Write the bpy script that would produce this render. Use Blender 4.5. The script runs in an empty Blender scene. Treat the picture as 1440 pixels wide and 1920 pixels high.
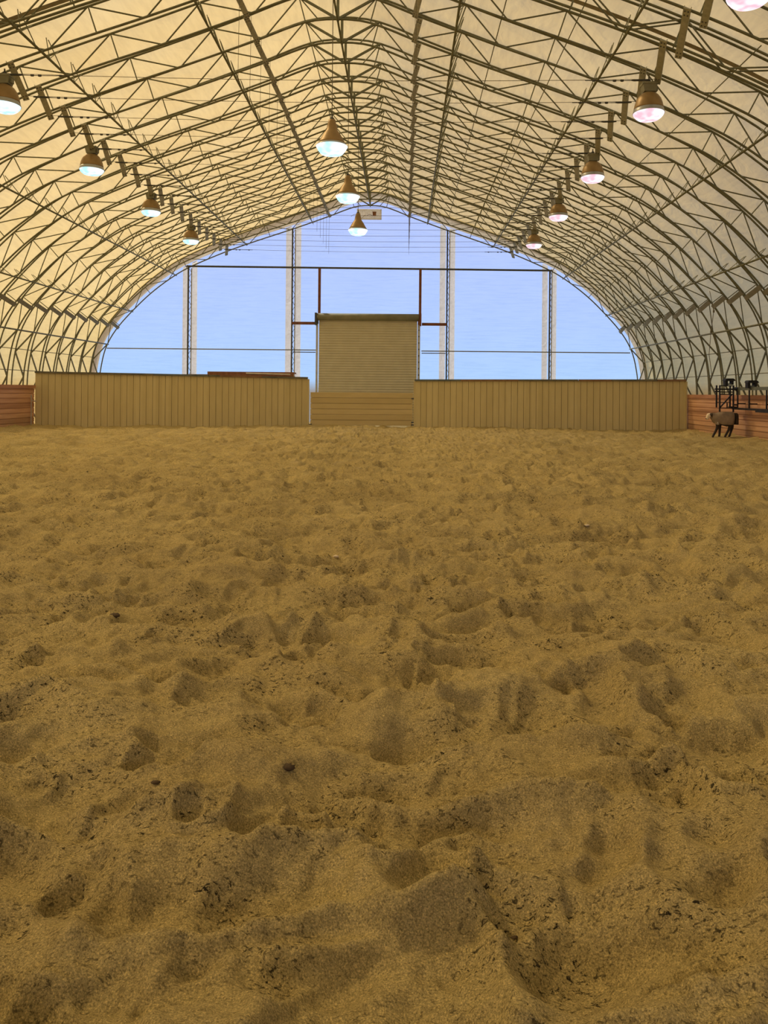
import bpy, math, random
import numpy as np
from mathutils import Vector

random.seed(7)
rng = np.random.default_rng(11)
SC = bpy.context.scene
COL = SC.collection
PI = math.pi
S = 1.33                 # distance between arches, metres
XC = -1.77               # centre line of the building
EYE = 1.6
YG = 30 * S              # far gable arch
G = YG / 1440.0

# ------------------------------------------------------------------ materials
def new_mat(name):
    m = bpy.data.materials.new(name); m.use_nodes = True
    nt = m.node_tree; nt.nodes.clear()
    out = nt.nodes.new('ShaderNodeOutputMaterial')
    return m, nt, out

def N(nt, kind, **kw):
    n = nt.nodes.new(kind)
    for k, v in kw.items():
        if k.startswith('i_'):
            n.inputs[k[2:].replace('_', ' ')].default_value = v
        else:
            setattr(n, k, v)
    return n

def L(nt, a, b): nt.links.new(a, b)

def ramp(nt, fac, stops):
    r = nt.nodes.new('ShaderNodeValToRGB')
    els = r.color_ramp.elements
    while len(els) < len(stops): els.new(0.5)
    for e, (p, c) in zip(els, stops):
        e.position = p; e.color = (*c, 1)
    L(nt, fac, r.inputs[0]); return r

def coords(nt, scale=(1, 1, 1), kind='Object', rot=(0, 0, 0)):
    tc = nt.nodes.new('ShaderNodeTexCoord')
    mp = nt.nodes.new('ShaderNodeMapping')
    mp.inputs['Scale'].default_value = scale
    mp.inputs['Rotation'].default_value = rot
    L(nt, tc.outputs[kind], mp.inputs[0]); return mp.outputs[0]

def mottled(name, c1, c2, rough=0.7, metal=0.0, scale=6, stretch=(1, 1, 1), bump=0.0, bscale=40, c3=None):
    m, nt, out = new_mat(name)
    b = N(nt, 'ShaderNodeBsdfPrincipled')
    b.inputs['Roughness'].default_value = rough; b.inputs['Metallic'].default_value = metal
    v = coords(nt, stretch)
    n = N(nt, 'ShaderNodeTexNoise'); n.inputs['Scale'].default_value = scale; n.inputs['Detail'].default_value = 5
    L(nt, v, n.inputs['Vector'])
    st = [(0.3, c1), (0.7, c2)] if c3 is None else [(0.25, c1), (0.55, c2), (0.75, c3)]
    r = ramp(nt, n.outputs[0], st)
    L(nt, r.outputs[0], b.inputs['Base Color'])
    if bump:
        n2 = N(nt, 'ShaderNodeTexNoise'); n2.inputs['Scale'].default_value = bscale; n2.inputs['Detail'].default_value = 4
        L(nt, v, n2.inputs['Vector'])
        bp = N(nt, 'ShaderNodeBump'); bp.inputs['Strength'].default_value = bump; bp.inputs['Distance'].default_value = 0.01
        L(nt, n2.outputs[0], bp.inputs['Height']); L(nt, bp.outputs[0], b.inputs['Normal'])
    L(nt, b.outputs[0], out.inputs[0]); return m

def fabric(name, c1, c2, trans, wr=0.35, clear=0.0):
    """woven cover cloth: part of the light passes through it, part is reflected"""
    m, nt, out = new_mat(name)
    v = coords(nt)
    n = N(nt, 'ShaderNodeTexNoise'); n.inputs['Scale'].default_value = 0.35; n.inputs['Detail'].default_value = 4
    L(nt, v, n.inputs['Vector'])
    r = ramp(nt, n.outputs[0], [(0.3, c1), (0.7, c2)])
    # fine weave lines running along the building
    v2 = coords(nt, (1.0, 0.12, 1.0))
    w = N(nt, 'ShaderNodeTexNoise'); w.inputs['Scale'].default_value = 9; w.inputs['Detail'].default_value = 2
    L(nt, v2, w.inputs['Vector'])
    mx = N(nt, 'ShaderNodeMixRGB', blend_type='MULTIPLY'); mx.inputs[0].default_value = 0.35
    r2 = ramp(nt, w.outputs[0], [(0.35, (0.75, 0.72, 0.68)), (0.6, (1, 1, 1))])
    L(nt, r.outputs[0], mx.inputs[1]); L(nt, r2.outputs[0], mx.inputs[2])
    n3 = N(nt, 'ShaderNodeTexNoise'); n3.inputs['Scale'].default_value = 1.6; n3.inputs['Detail'].default_value = 3
    n3.inputs['Distortion'].default_value = 1.2
    L(nt, v, n3.inputs['Vector'])
    bp = N(nt, 'ShaderNodeBump'); bp.inputs['Strength'].default_value = wr; bp.inputs['Distance'].default_value = 0.12
    L(nt, n3.outputs[0], bp.inputs['Height'])
    d = N(nt, 'ShaderNodeBsdfDiffuse'); t = N(nt, 'ShaderNodeBsdfTranslucent')
    for s_ in (d, t):
        L(nt, mx.outputs[0], s_.inputs['Color']); L(nt, bp.outputs[0], s_.inputs['Normal'])
    g = N(nt, 'ShaderNodeBsdfGlossy'); g.inputs['Roughness'].default_value = 0.45; g.inputs['Color'].default_value = (.9, .9, .95, 1)
    mix = N(nt, 'ShaderNodeMixShader'); mix.inputs[0].default_value = trans
    L(nt, d.outputs[0], mix.inputs[1]); L(nt, t.outputs[0], mix.inputs[2])
    mix2 = N(nt, 'ShaderNodeMixShader'); mix2.inputs[0].default_value = 0.06
    L(nt, mix.outputs[0], mix2.inputs[1]); L(nt, g.outputs[0], mix2.inputs[2])
    last = mix2.outputs[0]
    if clear:        # share of the light that goes straight through the weave
        tp = N(nt, 'ShaderNodeBsdfTransparent'); tp.inputs['Color'].default_value = (1.0, .76, .43, 1)
        m3 = N(nt, 'ShaderNodeMixShader'); m3.inputs[0].default_value = clear
        L(nt, last, m3.inputs[1]); L(nt, tp.outputs[0], m3.inputs[2]); last = m3.outputs[0]
    L(nt, last, out.inputs[0]); return m

def gable_cloth(name):
    m, nt, out = new_mat(name)
    tr = N(nt, 'ShaderNodeBsdfTransparent')
    tl = N(nt, 'ShaderNodeBsdfTranslucent'); df = N(nt, 'ShaderNodeBsdfDiffuse')
    tl.inputs['Color'].default_value = (.78, .84, .92, 1); df.inputs['Color'].default_value = (.6, .66, .74, 1)
    v = coords(nt, (1.0, 1.0, 2.6))
    n = N(nt, 'ShaderNodeTexNoise'); n.inputs['Scale'].default_value = 0.8; n.inputs['Detail'].default_value = 6
    n.inputs['Distortion'].default_value = 0.8
    L(nt, v, n.inputs['Vector'])
    r = ramp(nt, n.outputs[0], [(0.3, (.83, .86, .92)), (0.62, (.87, .89, .95))])
    # faint scuffs, plus shading of horizontal creases painted into the see-through tint
    v2 = coords(nt, (0.5, 1, 9))
    n2 = N(nt, 'ShaderNodeTexNoise'); n2.inputs['Scale'].default_value = 1.3; n2.inputs['Detail'].default_value = 7
    L(nt, v2, n2.inputs['Vector'])
    r2 = ramp(nt, n2.outputs[0], [(0.50, (1, 1, 1)), (0.60, (.93, .95, .98)), (0.68, (.95, .96, .98)), (0.74, (.72, .77, .85))])
    mx = N(nt, 'ShaderNodeMixRGB', blend_type='MULTIPLY'); mx.inputs[0].default_value = 1
    L(nt, r.outputs[0], mx.inputs[1]); L(nt, r2.outputs[0], mx.inputs[2])
    L(nt, mx.outputs[0], tr.inputs['Color'])
    a = N(nt, 'ShaderNodeMixShader'); a.inputs[0].default_value = 0.7
    L(nt, df.outputs[0], a.inputs[1]); L(nt, tl.outputs[0], a.inputs[2])
    b = N(nt, 'ShaderNodeMixShader'); b.inputs[0].default_value = 0.80
    L(nt, a.outputs[0], b.inputs[1]); L(nt, tr.outputs[0], b.inputs[2])
    L(nt, b.outputs[0], out.inputs[0]); return m

def planks_mat(name, cols, axis, pitch, grain=(1, 1, 1), rough=0.8, dirt=True):
    """painted / bare boards; every board gets its own slight tone"""
    m, nt, out = new_mat(name)
    b = N(nt, 'ShaderNodeBsdfPrincipled'); b.inputs['Roughness'].default_value = rough
    tc = N(nt, 'ShaderNodeTexCoord'); sep = N(nt, 'ShaderNodeSeparateXYZ')
    L(nt, tc.outputs['Object'], sep.inputs[0])
    dv = N(nt, 'ShaderNodeMath', operation='DIVIDE'); dv.inputs[1].default_value = pitch
    L(nt, sep.outputs[axis], dv.inputs[0])
    fl = N(nt, 'ShaderNodeMath', operation='FLOOR'); L(nt, dv.outputs[0], fl.inputs[0])
    wn = N(nt, 'ShaderNodeTexWhiteNoise', noise_dimensions='1D'); L(nt, fl.outputs[0], wn.inputs['W'])
    v = coords(nt, grain)
    n = N(nt, 'ShaderNodeTexNoise'); n.inputs['Scale'].default_value = 5; n.inputs['Detail'].default_value = 6
    L(nt, v, n.inputs['Vector'])
    ad = N(nt, 'ShaderNodeMath', operation='MULTIPLY_ADD'); ad.inputs[1].default_value = 0.35
    L(nt, wn.outputs[0], ad.inputs[0])
    sc = N(nt, 'ShaderNodeMath', operation='MULTIPLY'); sc.inputs[1].default_value = 0.65
    L(nt, n.outputs[0], sc.inputs[0]); L(nt, sc.outputs[0], ad.inputs[2])
    r = ramp(nt, ad.outputs[0], [(0.25, cols[0]), (0.5, cols[1]), (0.75, cols[2])])
    last = r.outputs[0]
    if dirt:   # dried mud splashed on the foot of the boards
        n2 = N(nt, 'ShaderNodeTexNoise'); n2.inputs['Scale'].default_value = 3.5; n2.inputs['Detail'].default_value = 6
        L(nt, tc.outputs['Object'], n2.inputs['Vector'])
        mr = N(nt, 'ShaderNodeMapRange'); mr.inputs[1].default_value = 0.75; mr.inputs[2].default_value = 0.0
        mr.inputs[3].default_value = 0.0; mr.inputs[4].default_value = 1.0
        L(nt, sep.outputs[2], mr.inputs[0])
        mu = N(nt, 'ShaderNodeMath', operation='MULTIPLY'); L(nt, mr.outputs[0], mu.inputs[0]); L(nt, n2.outputs[0], mu.inputs[1])
        mx = N(nt, 'ShaderNodeMixRGB'); L(nt, mu.outputs[0], mx.inputs[0]); L(nt, last, mx.inputs[1])
        mx.inputs[2].default_value = (.36, .26, .15, 1); last = mx.outputs[0]
    L(nt, last, b.inputs['Base Color'])
    L(nt, b.outputs[0], out.inputs[0]); return m

def lens_mat(name, c, strength, c2):
    m, nt, out = new_mat(name)
    e = N(nt, 'ShaderNodeEmission'); e.inputs['Strength'].default_value = strength
    v = coords(nt)
    n = N(nt, 'ShaderNodeTexNoise'); n.inputs['Scale'].default_value = 5; n.inputs['Detail'].default_value = 1
    L(nt, v, n.inputs['Vector'])
    r = ramp(nt, n.outputs[0], [(0.38, c), (0.6, c2)])
    L(nt, r.outputs[0], e.inputs['Color'])
    L(nt, e.outputs[0], out.inputs[0]); return m

def sand_mat():
    m, nt, out = new_mat('sand')
    b = N(nt, 'ShaderNodeBsdfPrincipled'); b.inputs['Roughness'].default_value = 0.95
    b.inputs['Specular IOR Level'].default_value = 0.15
    tc = N(nt, 'ShaderNodeTexCoord'); P = tc.outputs['Object']
    def noise(scale, detail, rough=0.5, vec=P, dist=0):
        n = N(nt, 'ShaderNodeTexNoise'); n.inputs['Scale'].default_value = scale; n.inputs['Detail'].default_value = detail
        n.inputs['Roughness'].default_value = rough; n.inputs['Distortion'].default_value = dist
        L(nt, vec, n.inputs['Vector']); return n.outputs[0]
    broad = noise(0.7, 5)
    grain = noise(170, 4, 0.8)
    clump = noise(22, 6, 0.8)
    r1 = ramp(nt, broad, [(0.3, SAND[0]), (0.7, SAND[1])])
    ra = ramp(nt, grain, [(0.37, (.34, .33, .30)), (0.46, (.80, .79, .77)), (0.55, (1.0, 1.0, .99)), (0.64, (1.6, 1.56, 1.46))])
    rb = ramp(nt, clump, [(0.34, (.74, .73, .70)), (0.50, (.97, .97, .96)), (0.66, (1.1, 1.1, 1.09))])
    r2 = N(nt, 'ShaderNodeMixRGB', blend_type='MULTIPLY'); r2.inputs[0].default_value = 1.0
    L(nt, ra.outputs[0], r2.inputs[1]); L(nt, rb.outputs[0], r2.inputs[2])
    m1 = N(nt, 'ShaderNodeMixRGB', blend_type='MULTIPLY'); m1.inputs[0].default_value = 0.95
    L(nt, r1.outputs[0], m1.inputs[1]); L(nt, r2.outputs[0], m1.inputs[2])
    # dark shreds of organic matter, in patches
    mp = N(nt, 'ShaderNodeMapping'); mp.inputs['Scale'].default_value = (1, 1.8, 1); mp.inputs['Rotation'].default_value = (0, 0, 0.6)
    L(nt, P, mp.inputs[0])
    sh = noise(38, 5, 0.75, mp.outputs[0], 0.7)
    patch = noise(2.3, 4, 0.6)
    r3 = ramp(nt, sh, [(0.545, (0, 0, 0)), (0.60, (1, 1, 1))])
    r4 = ramp(nt, patch, [(0.40, (.12, .12, .12)), (0.60, (1, 1, 1))])
    mu = N(nt, 'ShaderNodeMath', operation='MULTIPLY'); L(nt, r3.outputs[0], mu.inputs[0]); L(nt, r4.outputs[0], mu.inputs[1])
    m2 = N(nt, 'ShaderNodeMixRGB'); L(nt, mu.outputs[0], m2.inputs[0]); L(nt, m1.outputs[0], m2.inputs[1])
    m2.inputs[2].default_value = (.035, .028, .016, 1)
    L(nt, m2.outputs[0], b.inputs['Base Color'])
    # grain and clod relief
    h = N(nt, 'ShaderNodeMath', operation='MULTIPLY_ADD')
    L(nt, noise(48, 7, 0.75), h.inputs[0]); h.inputs[1].default_value = 1.0
    g2 = N(nt, 'ShaderNodeMath', operation='MULTIPLY'); g2.inputs[1].default_value = 0.35
    L(nt, grain, g2.inputs[0]); L(nt, g2.outputs[0], h.inputs[2])
    bp = N(nt, 'ShaderNodeBump'); bp.inputs['Strength'].default_value = 1.0; bp.inputs['Distance'].default_value = 0.028
    L(nt, h.outputs[0], bp.inputs['Height']); L(nt, bp.outputs[0], b.inputs['Normal'])
    L(nt, b.outputs[0], out.inputs[0]); return m

SAND = [(.61, .485, .23), (.745, .61, .295)]
M = {}
M['steel'] = mottled('galvanised_steel', (.125, .13, .085), (.20, .205, .14), .55, .35, 5)
M['steel_dark'] = mottled('dark_steel', (.05, .055, .06), (.09, .09, .09), .5, .3, 8)
M['channel'] = mottled('galvanised_channel', (.30, .31, .26), (.46, .46, .39), .6, .3, 9)
M['wire'] = mottled('wire_rope', (.10, .09, .06), (.16, .14, .10), .6, .3, 5)
M['rust'] = mottled('red_oxide_steel', (.16, .055, .03), (.26, .10, .06), .7, .1, 6)
M['roof'] = fabric('roof_fabric', (.745, .51, .15), (.825, .60, .22), .60, .35, .23)
M['band'] = fabric('opaque_band_fabric', (.74, .66, .50), (.84, .76, .60), .42)
M['strip'] = fabric('reinforced_strip_fabric', (.93, .88, .76), (.98, .94, .85), .60)
M['gable'] = gable_cloth('gable_fabric')
M['sand'] = sand_mat()
M['tan_boards_v'] = planks_mat('tan_painted_boards', [(.58, .49, .25), (.625, .53, .275), (.67, .575, .31)], 0, .27, (1, 1, .25), dirt=False)
M['tan_boards_h'] = planks_mat('tan_gate_boards', [(.55, .44, .215), (.60, .485, .24), (.65, .53, .275)], 2, .255, (.25, 1, 1), dirt=False)
M['kick_boards'] = planks_mat('reddish_kick_boards', [(.40, .21, .125), (.56, .31, .19), (.70, .42, .27)], 2, .2, (1, .12, 3))
M['kick_cap'] = mottled('weathered_red_cap', (.36, .17, .10), (.52, .27, .16), .8, 0, 3, (1, .3, 1))
M['cap_grey'] = mottled('weathered_grey_cap', (.10, .10, .075), (.20, .18, .12), .85, 0, 3)
M['cap_blue'] = mottled('weathered_blue_grey_cap', (.09, .11, .11), (.17, .19, .18), .85, 0, 3)
M['cap_brown'] = mottled('weathered_brown_cap', (.19, .105, .05), (.28, .17, .09), .85, 0, 3)
M['door'] = mottled('tan_shutter_metal', (.54, .50, .36), (.61, .57, .42), .5, .15, 2)
M['hood'] = mottled('olive_shutter_hood', (.19, .19, .12), (.26, .25, .165), .85, .0, 3)
M['track'] = mottled('galvanised_track', (.45, .46, .46), (.6, .61, .6), .5, .3, 5)
M['shade'] = mottled('brass_reflector', (.24, .155, .06), (.34, .225, .10), .45, .25, 4)
M['rim'] = mottled('reflector_rim', (.30, .33, .38), (.42, .45, .5), .4, .4, 4)
M['ballast'] = mottled('grey_ballast', (.20, .20, .145), (.28, .27, .20), .6, .2, 6)
M['lens_w'] = lens_mat('lens_blue_white', (.45, .86, 1.0), 1.15, (.85, 1.0, 1.0))
M['lens_c'] = lens_mat('lens_cyan_white', (.50, .93, 1.0), 1.15, (.92, 1.0, 1.0))
M['lens_p'] = lens_mat('lens_pink_white', (1.0, .52, .62), 1.1, (1.0, .92, .95))
M['black'] = mottled('black_steel', (.012, .012, .014), (.035, .035, .04), .45, .3, 8)
M['black_pl'] = mottled('black_plastic', (.006, .006, .007), (.015, .015, .017), .7, 0, 8)
M['leg'] = mottled('dark_leg', (.022, .016, .012), (.05, .035, .025), .7, 0, 8)
M['seam'] = mottled('grey_seam_webbing', (.22, .20, .15), (.34, .31, .24), .8, 0, 3)
M['wood'] = mottled('brown_timber', (.22, .09, .045), (.34, .16, .08), .8, 0, 2, (3, 1, 1))
M['white'] = mottled('off_white', (.55, .5, .42), (.7, .65, .55), .6, 0, 5)
M['clod'] = mottled('dark_clod', (.03, .02, .01), (.10, .065, .03), .95, 0, 30, bump=.6)
M['stone'] = mottled('pale_stone', (.55, .46, .32), (.7, .6, .45), .9, 0, 30)

# ------------------------------------------------------------------ mesh builder
class MB:
    def __init__(s): s.v = []; s.f = []; s.mi = []
    def add(s, vs, fs, mi=0):
        o = len(s.v); s.v += [tuple(p) for p in vs]
        s.f += [tuple(i + o for i in f) for f in fs]; s.mi += [mi] * len(fs)
    def box(s, c, d, mi=0, rz=0):
        cx, cy, cz = c; a, b, h = d[0] / 2, d[1] / 2, d[2] / 2
        ca, sa = math.cos(rz), math.sin(rz)
        vs = []
        for z in (-h, h):
            for x, y in ((-a, -b), (a, -b), (a, b), (-a, b)):
                vs.append((cx + x * ca - y * sa, cy + x * sa + y * ca, cz + z))
        s.add(vs, [(3, 2, 1, 0), (4, 5, 6, 7), (0, 1, 5, 4), (1, 2, 6, 5), (2, 3, 7, 6), (3, 0, 4, 7)], mi)
    def bar(s, a, b, w, h, up=(0, 0, 1), mi=0):
        """rectangular bar from a to b, w across, h along the 'up' side"""
        a, b = Vector(a), Vector(b); t = (b - a).normalized(); u = Vector(up)
        x = t.cross(u)
        if x.length < 1e-5: x = t.cross(Vector((1, 0, 0)))
        x.normalize(); u = x.cross(t).normalized()
        vs = []
        for p in (a, b):
            for i, j in ((-1, -1), (1, -1), (1, 1), (-1, 1)):
                vs.append(p + x * (w / 2 * i) + u * (h / 2 * j))
        s.add(vs, [(3, 2, 1, 0), (4, 5, 6, 7), (0, 1, 5, 4), (1, 2, 6, 5), (2, 3, 7, 6), (3, 0, 4, 7)], mi)
    def tube(s, pts, r, n=6, mi=0, caps=True):
        pts = [Vector(p) for p in pts]; rings = []
        k = len(pts); x = None
        for i, p in enumerate(pts):
            t = (pts[min(i + 1, k - 1)] - pts[max(i - 1, 0)]).normalized()
            if x is None:
                x = t.cross(Vector((0, 1, 0)))
                if x.length < 1e-3: x = t.cross(Vector((0, 0, 1)))
            else:
                x = x - t * x.dot(t)
            x.normalize(); y = t.cross(x)
            rr = r[i] if isinstance(r, (list, tuple)) else r
            rings.append([p + x * (rr * math.cos(2 * PI * j / n)) + y * (rr * math.sin(2 * PI * j / n)) for j in range(n)])
        vs = [q for rg in rings for q in rg]; fs = []
        for i in range(k - 1):
            for j in range(n):
                a = i * n + j; b = i * n + (j + 1) % n
                fs.append((a, b, b + n, a + n))
        if caps:
            fs.append(tuple(reversed(range(n)))); fs.append(tuple(range((k - 1) * n, k * n)))
        s.add(vs, fs, mi)
    def lathe(s, prof, n=28, mi=0, c=(0, 0, 0)):
        vs = []; fs = []
        for r, z in prof:
            for j in range(n):
                a = 2 * PI * j / n
                vs.append((c[0] + r * math.cos(a), c[1] + r * math.sin(a), c[2] + z))
        for i in range(len(prof) - 1):
            for j in range(n):
                a = i * n + j; b = i * n + (j + 1) % n
                fs.append((a, b, b + n, a + n))
        fs.append(tuple(range(n - 1, -1, -1)))
        fs.append(tuple(range((len(prof) - 1) * n, len(prof) * n)))
        s.add(vs, fs, mi)
    def build(s, name, mat, parent=None, smooth=False, loc=None):
        me = bpy.data.meshes.new(name); me.from_pydata(s.v, [], s.f)
        for m_ in (mat if isinstance(mat, (list, tuple)) else [mat]): me.materials.append(m_)
        if any(s.mi): me.polygons.foreach_set('material_index', s.mi)
        if smooth:
            me.polygons.foreach_set('use_smooth', [True] * len(me.polygons))
        me.update()
        o = bpy.data.objects.new(name, me); COL.objects.link(o)
        if parent is not None: o.parent = parent
        if loc is not None: o.location = loc
        return o

def empty(name, loc=(0, 0, 0)):
    o = bpy.data.objects.new(name, None); COL.objects.link(o); o.location = loc
    o.empty_display_size = .2; return o

def tag(o, label, cat, group=None):
    o['label'] = label; o['category'] = cat
    if group: o['group'] = group
    return o

def struct(o):
    o['kind'] = 'structure'; return o

def copy_tree(o, loc, label, group):
    c = o.copy(); COL.objects.link(c); c.location = loc; c['label'] = label; c['group'] = group
    for ch in [x for x in COL.objects if x.parent == o]:
        d = ch.copy(); COL.objects.link(d); d.parent = c
        for g in [x for x in COL.objects if x.parent == ch]:
            e = g.copy(); COL.objects.link(e); e.parent = d
    return c

ORD = ['zeroth', 'first', 'second', 'third', 'fourth', 'fifth', 'sixth', 'seventh', 'eighth', 'ninth', 'tenth', 'eleventh', 'twelfth',
       'thirteenth', 'fourteenth', 'fifteenth', 'sixteenth', 'seventeenth', 'eighteenth', 'nineteenth', 'twentieth', 'twenty-first',
       'twenty-second', 'twenty-third', 'twenty-fourth']

# ------------------------------------------------------------------ arch profile (inner chord), half, apex to foot
raw = [(0, 349), (24, 347.3), (46, 340.5), (80, 327), (144, 304), (212, 281), (266, 261.5), (326, 236), (360, 218), (399, 190),
       (432, 160), (471, 117), (493, 79), (503, 36), (506, 0), (506, -30), (505, -58)]
def catmull(p, n=8):
    out = []
    P = [np.array(q, float) for q in p]
    P = [np.array([-p[1][0], p[1][1]], float)] + P + [2 * P[-1] - P[-2]]
    for i in range(1, len(P) - 2):
        for k in range(n):
            t = k / n
            a, b, c, d = P[i - 1], P[i], P[i + 1], P[i + 2]
            out.append(.5 * ((2 * b) + (-a + c) * t + (2 * a - 5 * b + 4 * c - d) * t * t + (-a + 3 * b - 3 * c + d) * t ** 3))
    out.append(P[-2]); return np.array(out)
prof = catmull(raw) * G
prof[:, 1] += EYE
seg = np.r_[0, np.cumsum(np.hypot(*np.diff(prof, axis=0).T))]
ARC = seg[-1]
def depth(a): return .70 + (.47 - .70) * min(1, a / ARC * 1.05)
def inner(a, side=1):
    x = np.interp(a, seg, prof[:, 0]); z = np.interp(a, seg, prof[:, 1])
    return XC + side * x, z
def normal(a, side=1):
    a0, a1 = max(a - .25, 0), min(a + .25, ARC)
    if a < .02: return 0.0, 1.0
    x0, z0 = inner(a0, 1); x1, z1 = inner(a1, 1)
    dx, dz = x1 - x0, z1 - z0; l = math.hypot(dx, dz)
    return side * (-dz / l), dx / l
def outer(a, side=1, extra=0.0):
    x, z = inner(a, side); nx, nz = normal(a, side); d = depth(a) + extra
    return x + nx * d, max(z + nz * d, 0.02)
def arc_x(rel): return float(np.interp(rel, prof[:, 0], seg))          # valid on the rafters
def arc_z(z): return float(np.interp(-z, -prof[:, 1], seg))

# ------------------------------------------------------------------ arches
def make_truss():
    root = empty('roof_truss')
    lo = MB(); up = MB(); rp = MB()
    A = np.linspace(0, ARC, 70)
    line = [(inner(a, -1)[0], 0, inner(a, -1)[1]) for a in A[::-1]] + [(inner(a, 1)[0], 0, inner(a, 1)[1]) for a in A[1:]]
    lo.tube(line, .031, 6)
    line = [(outer(a, -1)[0], 0, outer(a, -1)[1]) for a in A[::-1]] + [(outer(a, 1)[0], 0, outer(a, 1)[1]) for a in A[1:]]
    up.tube(line, .030, 6)
    a_tube = arc_z(EYE + 85 * G)
    for sd in (-1, 1):
        wb = MB(); kb = MB()
        I = lambda a: (inner(a, sd)[0], 0, inner(a, sd)[1])
        O = lambda a: (outer(a, sd)[0], 0, outer(a, sd)[1])
        rp.bar(I(0), O(.85), .055, .055, (0, 1, 0))
        nU = 7; step = (a_tube - .85) / (nU - .5)
        for k in range(nU):
            u = .85 + step * k
            if k > 0: wb.tube([I(u - step / 2 + .04), O(u)], .019, 5)
            else: wb.tube([I(.50), O(u)], .017, 5)
            wb.tube([O(u), I(u)], .017, 5)
            wb.tube([O(u), I(min(u + step / 2 - .04, a_tube - .02))], .019, 5)
        # heavy knee zigzag down to the foot
        m = 4; st = (ARC - a_tube) / m
        pts = [O(a_tube), I(a_tube + st * .9), O(a_tube + st * 2.0), I(a_tube + st * 2.9), O(ARC - .1)]
        pts[0] = I(a_tube - .1); 
        q = [I(a_tube), O(a_tube + st * .95), I(a_tube + st * 1.9), O(a_tube + st * 2.9), I(ARC - .15)]
        for i in range(4): kb.bar(q[i], q[i + 1], .05, .05, (0, 1, 0))
        xf = inner(ARC, sd)[0]
        kb.bar((xf + sd * .55, 0, .03), (xf - sd * .08, 0, .03), .2, .05)
        kb.bar((xf, 0, .03), I(ARC - .16), .05, .05, (0, 1, 0))
        wb.build('web_bracing', M['steel'], root); kb.build('knee_bracing', M['steel'], root)
    rp.bar((XC, 0, inner(0)[1] - .04), (XC, 0, outer(0)[1]), .07, .07, (0, 1, 0))
    lo.build('lower_chord', M['steel'], root, True); up.build('upper_chord', M['steel'], root, True)
    rp.build('ridge_struts', M['steel'], root)
    return root

trg = 'tubular steel arch trusses'
K0 = 8
truss = make_truss()
truss.location = (0, YG, 0)
tag(truss, 'steel arch truss edging the blue far gable, farthest of the arches', 'truss', trg)
for k in range(29, K0 - 1, -1):
    n = 30 - k
    copy_tree(truss, (0, k * S, 0), f'steel lattice arch truss, {ORD[n]} in front of the far gable arch', trg)

copy_tree(truss, (0, 12 * S + .17, 0), 'twin steel arch bolted close behind the eighteenth arch, making a doubled dark pair', trg)
# ------------------------------------------------------------------ staggered channel bars between arches
def row_bars(name, fa, fb, ks, w, t, lab, cat, group, mat=M['channel'], holes=True, ov=.12, drop=0.0):
    for sd, sn in ((-1, 'left'), (1, 'right')):
        me = None
        fbb = fb if sd > 0 or name != 'ridge_side_brace' else (fa * 3 + fb) / 4
        for k in ks:
            if me is None:
                xa, za = inner(fa, sd); xb, zb = inner(fbb, sd); nx, nz = normal((fa + fb) / 2, sd)
                off = .055
                a = Vector((xa - nx * off, -ov, za - nz * off)); b = Vector((xb - nx * (off + drop), S + ov, zb - nz * (off + drop)))
                mb = MB(); up = Vector((nx, 0, nz))
                mb.bar(a, b, w, t * .35, up)
                d = (b - a).normalized(); side = d.cross(up).normalized()
                for s_ in (-1, 1):
                    mb.bar(a + side * (w / 2 * s_) + up * t * .4, b + side * (w / 2 * s_) + up * t * .4, t * .25, t, up)
                if holes:       # bolt heads near both ends
                    for e, q in ((a, 1), (b, -1)):
                        for i in (.08, .20):
                            for s_ in (-.25, .25):
                                c = e + d * (i * q) + side * (w * s_) - up * (t * .25)
                                mb.box(c, (.022, .022, .022), 1)
                me = mb.build(name, [mat, M['steel_dark']]); o = me
            else:
                o = me.copy(); COL.objects.link(o)
            o.location = (0, k * S, 0)
            n = 30 - k
            tag(o, lab.format(side=sn, n=ORD[n], m=ORD[n - 1] if n > 1 else 'gable'), cat, group.format(side=sn))

a1 = arc_x(5.34 * S); a2 = arc_x(5.66 * S)
row_bars('lamp_line_brace', a1, a2, range(9, 30), .13, .05,
         '{side} lamp line channel brace reaching back from the {n} arch before the gable', 'brace', '{side} lamp line braces', drop=.10)
b1 = arc_x(1.60 * S); b2 = arc_x(1.50 * S)
row_bars('ridge_side_brace', b1, b2, range(12, 30), .12, .05,
         'flat brace {side} of the ridge, reaching back from the {n} arch before the gable', 'brace', 'braces {side} of the ridge', ov=.03)
c1 = arc_z(EYE + 123 * G); c2 = arc_z(EYE + 116 * G)
row_bars('shoulder_brace', c1, c2, range(17, 30), .15, .06,
         'wide {side} shoulder brace reaching back from the {n} arch before the gable', 'brace', '{side} shoulder braces', mat=M['ballast'], holes=False, ov=.04)

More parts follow.
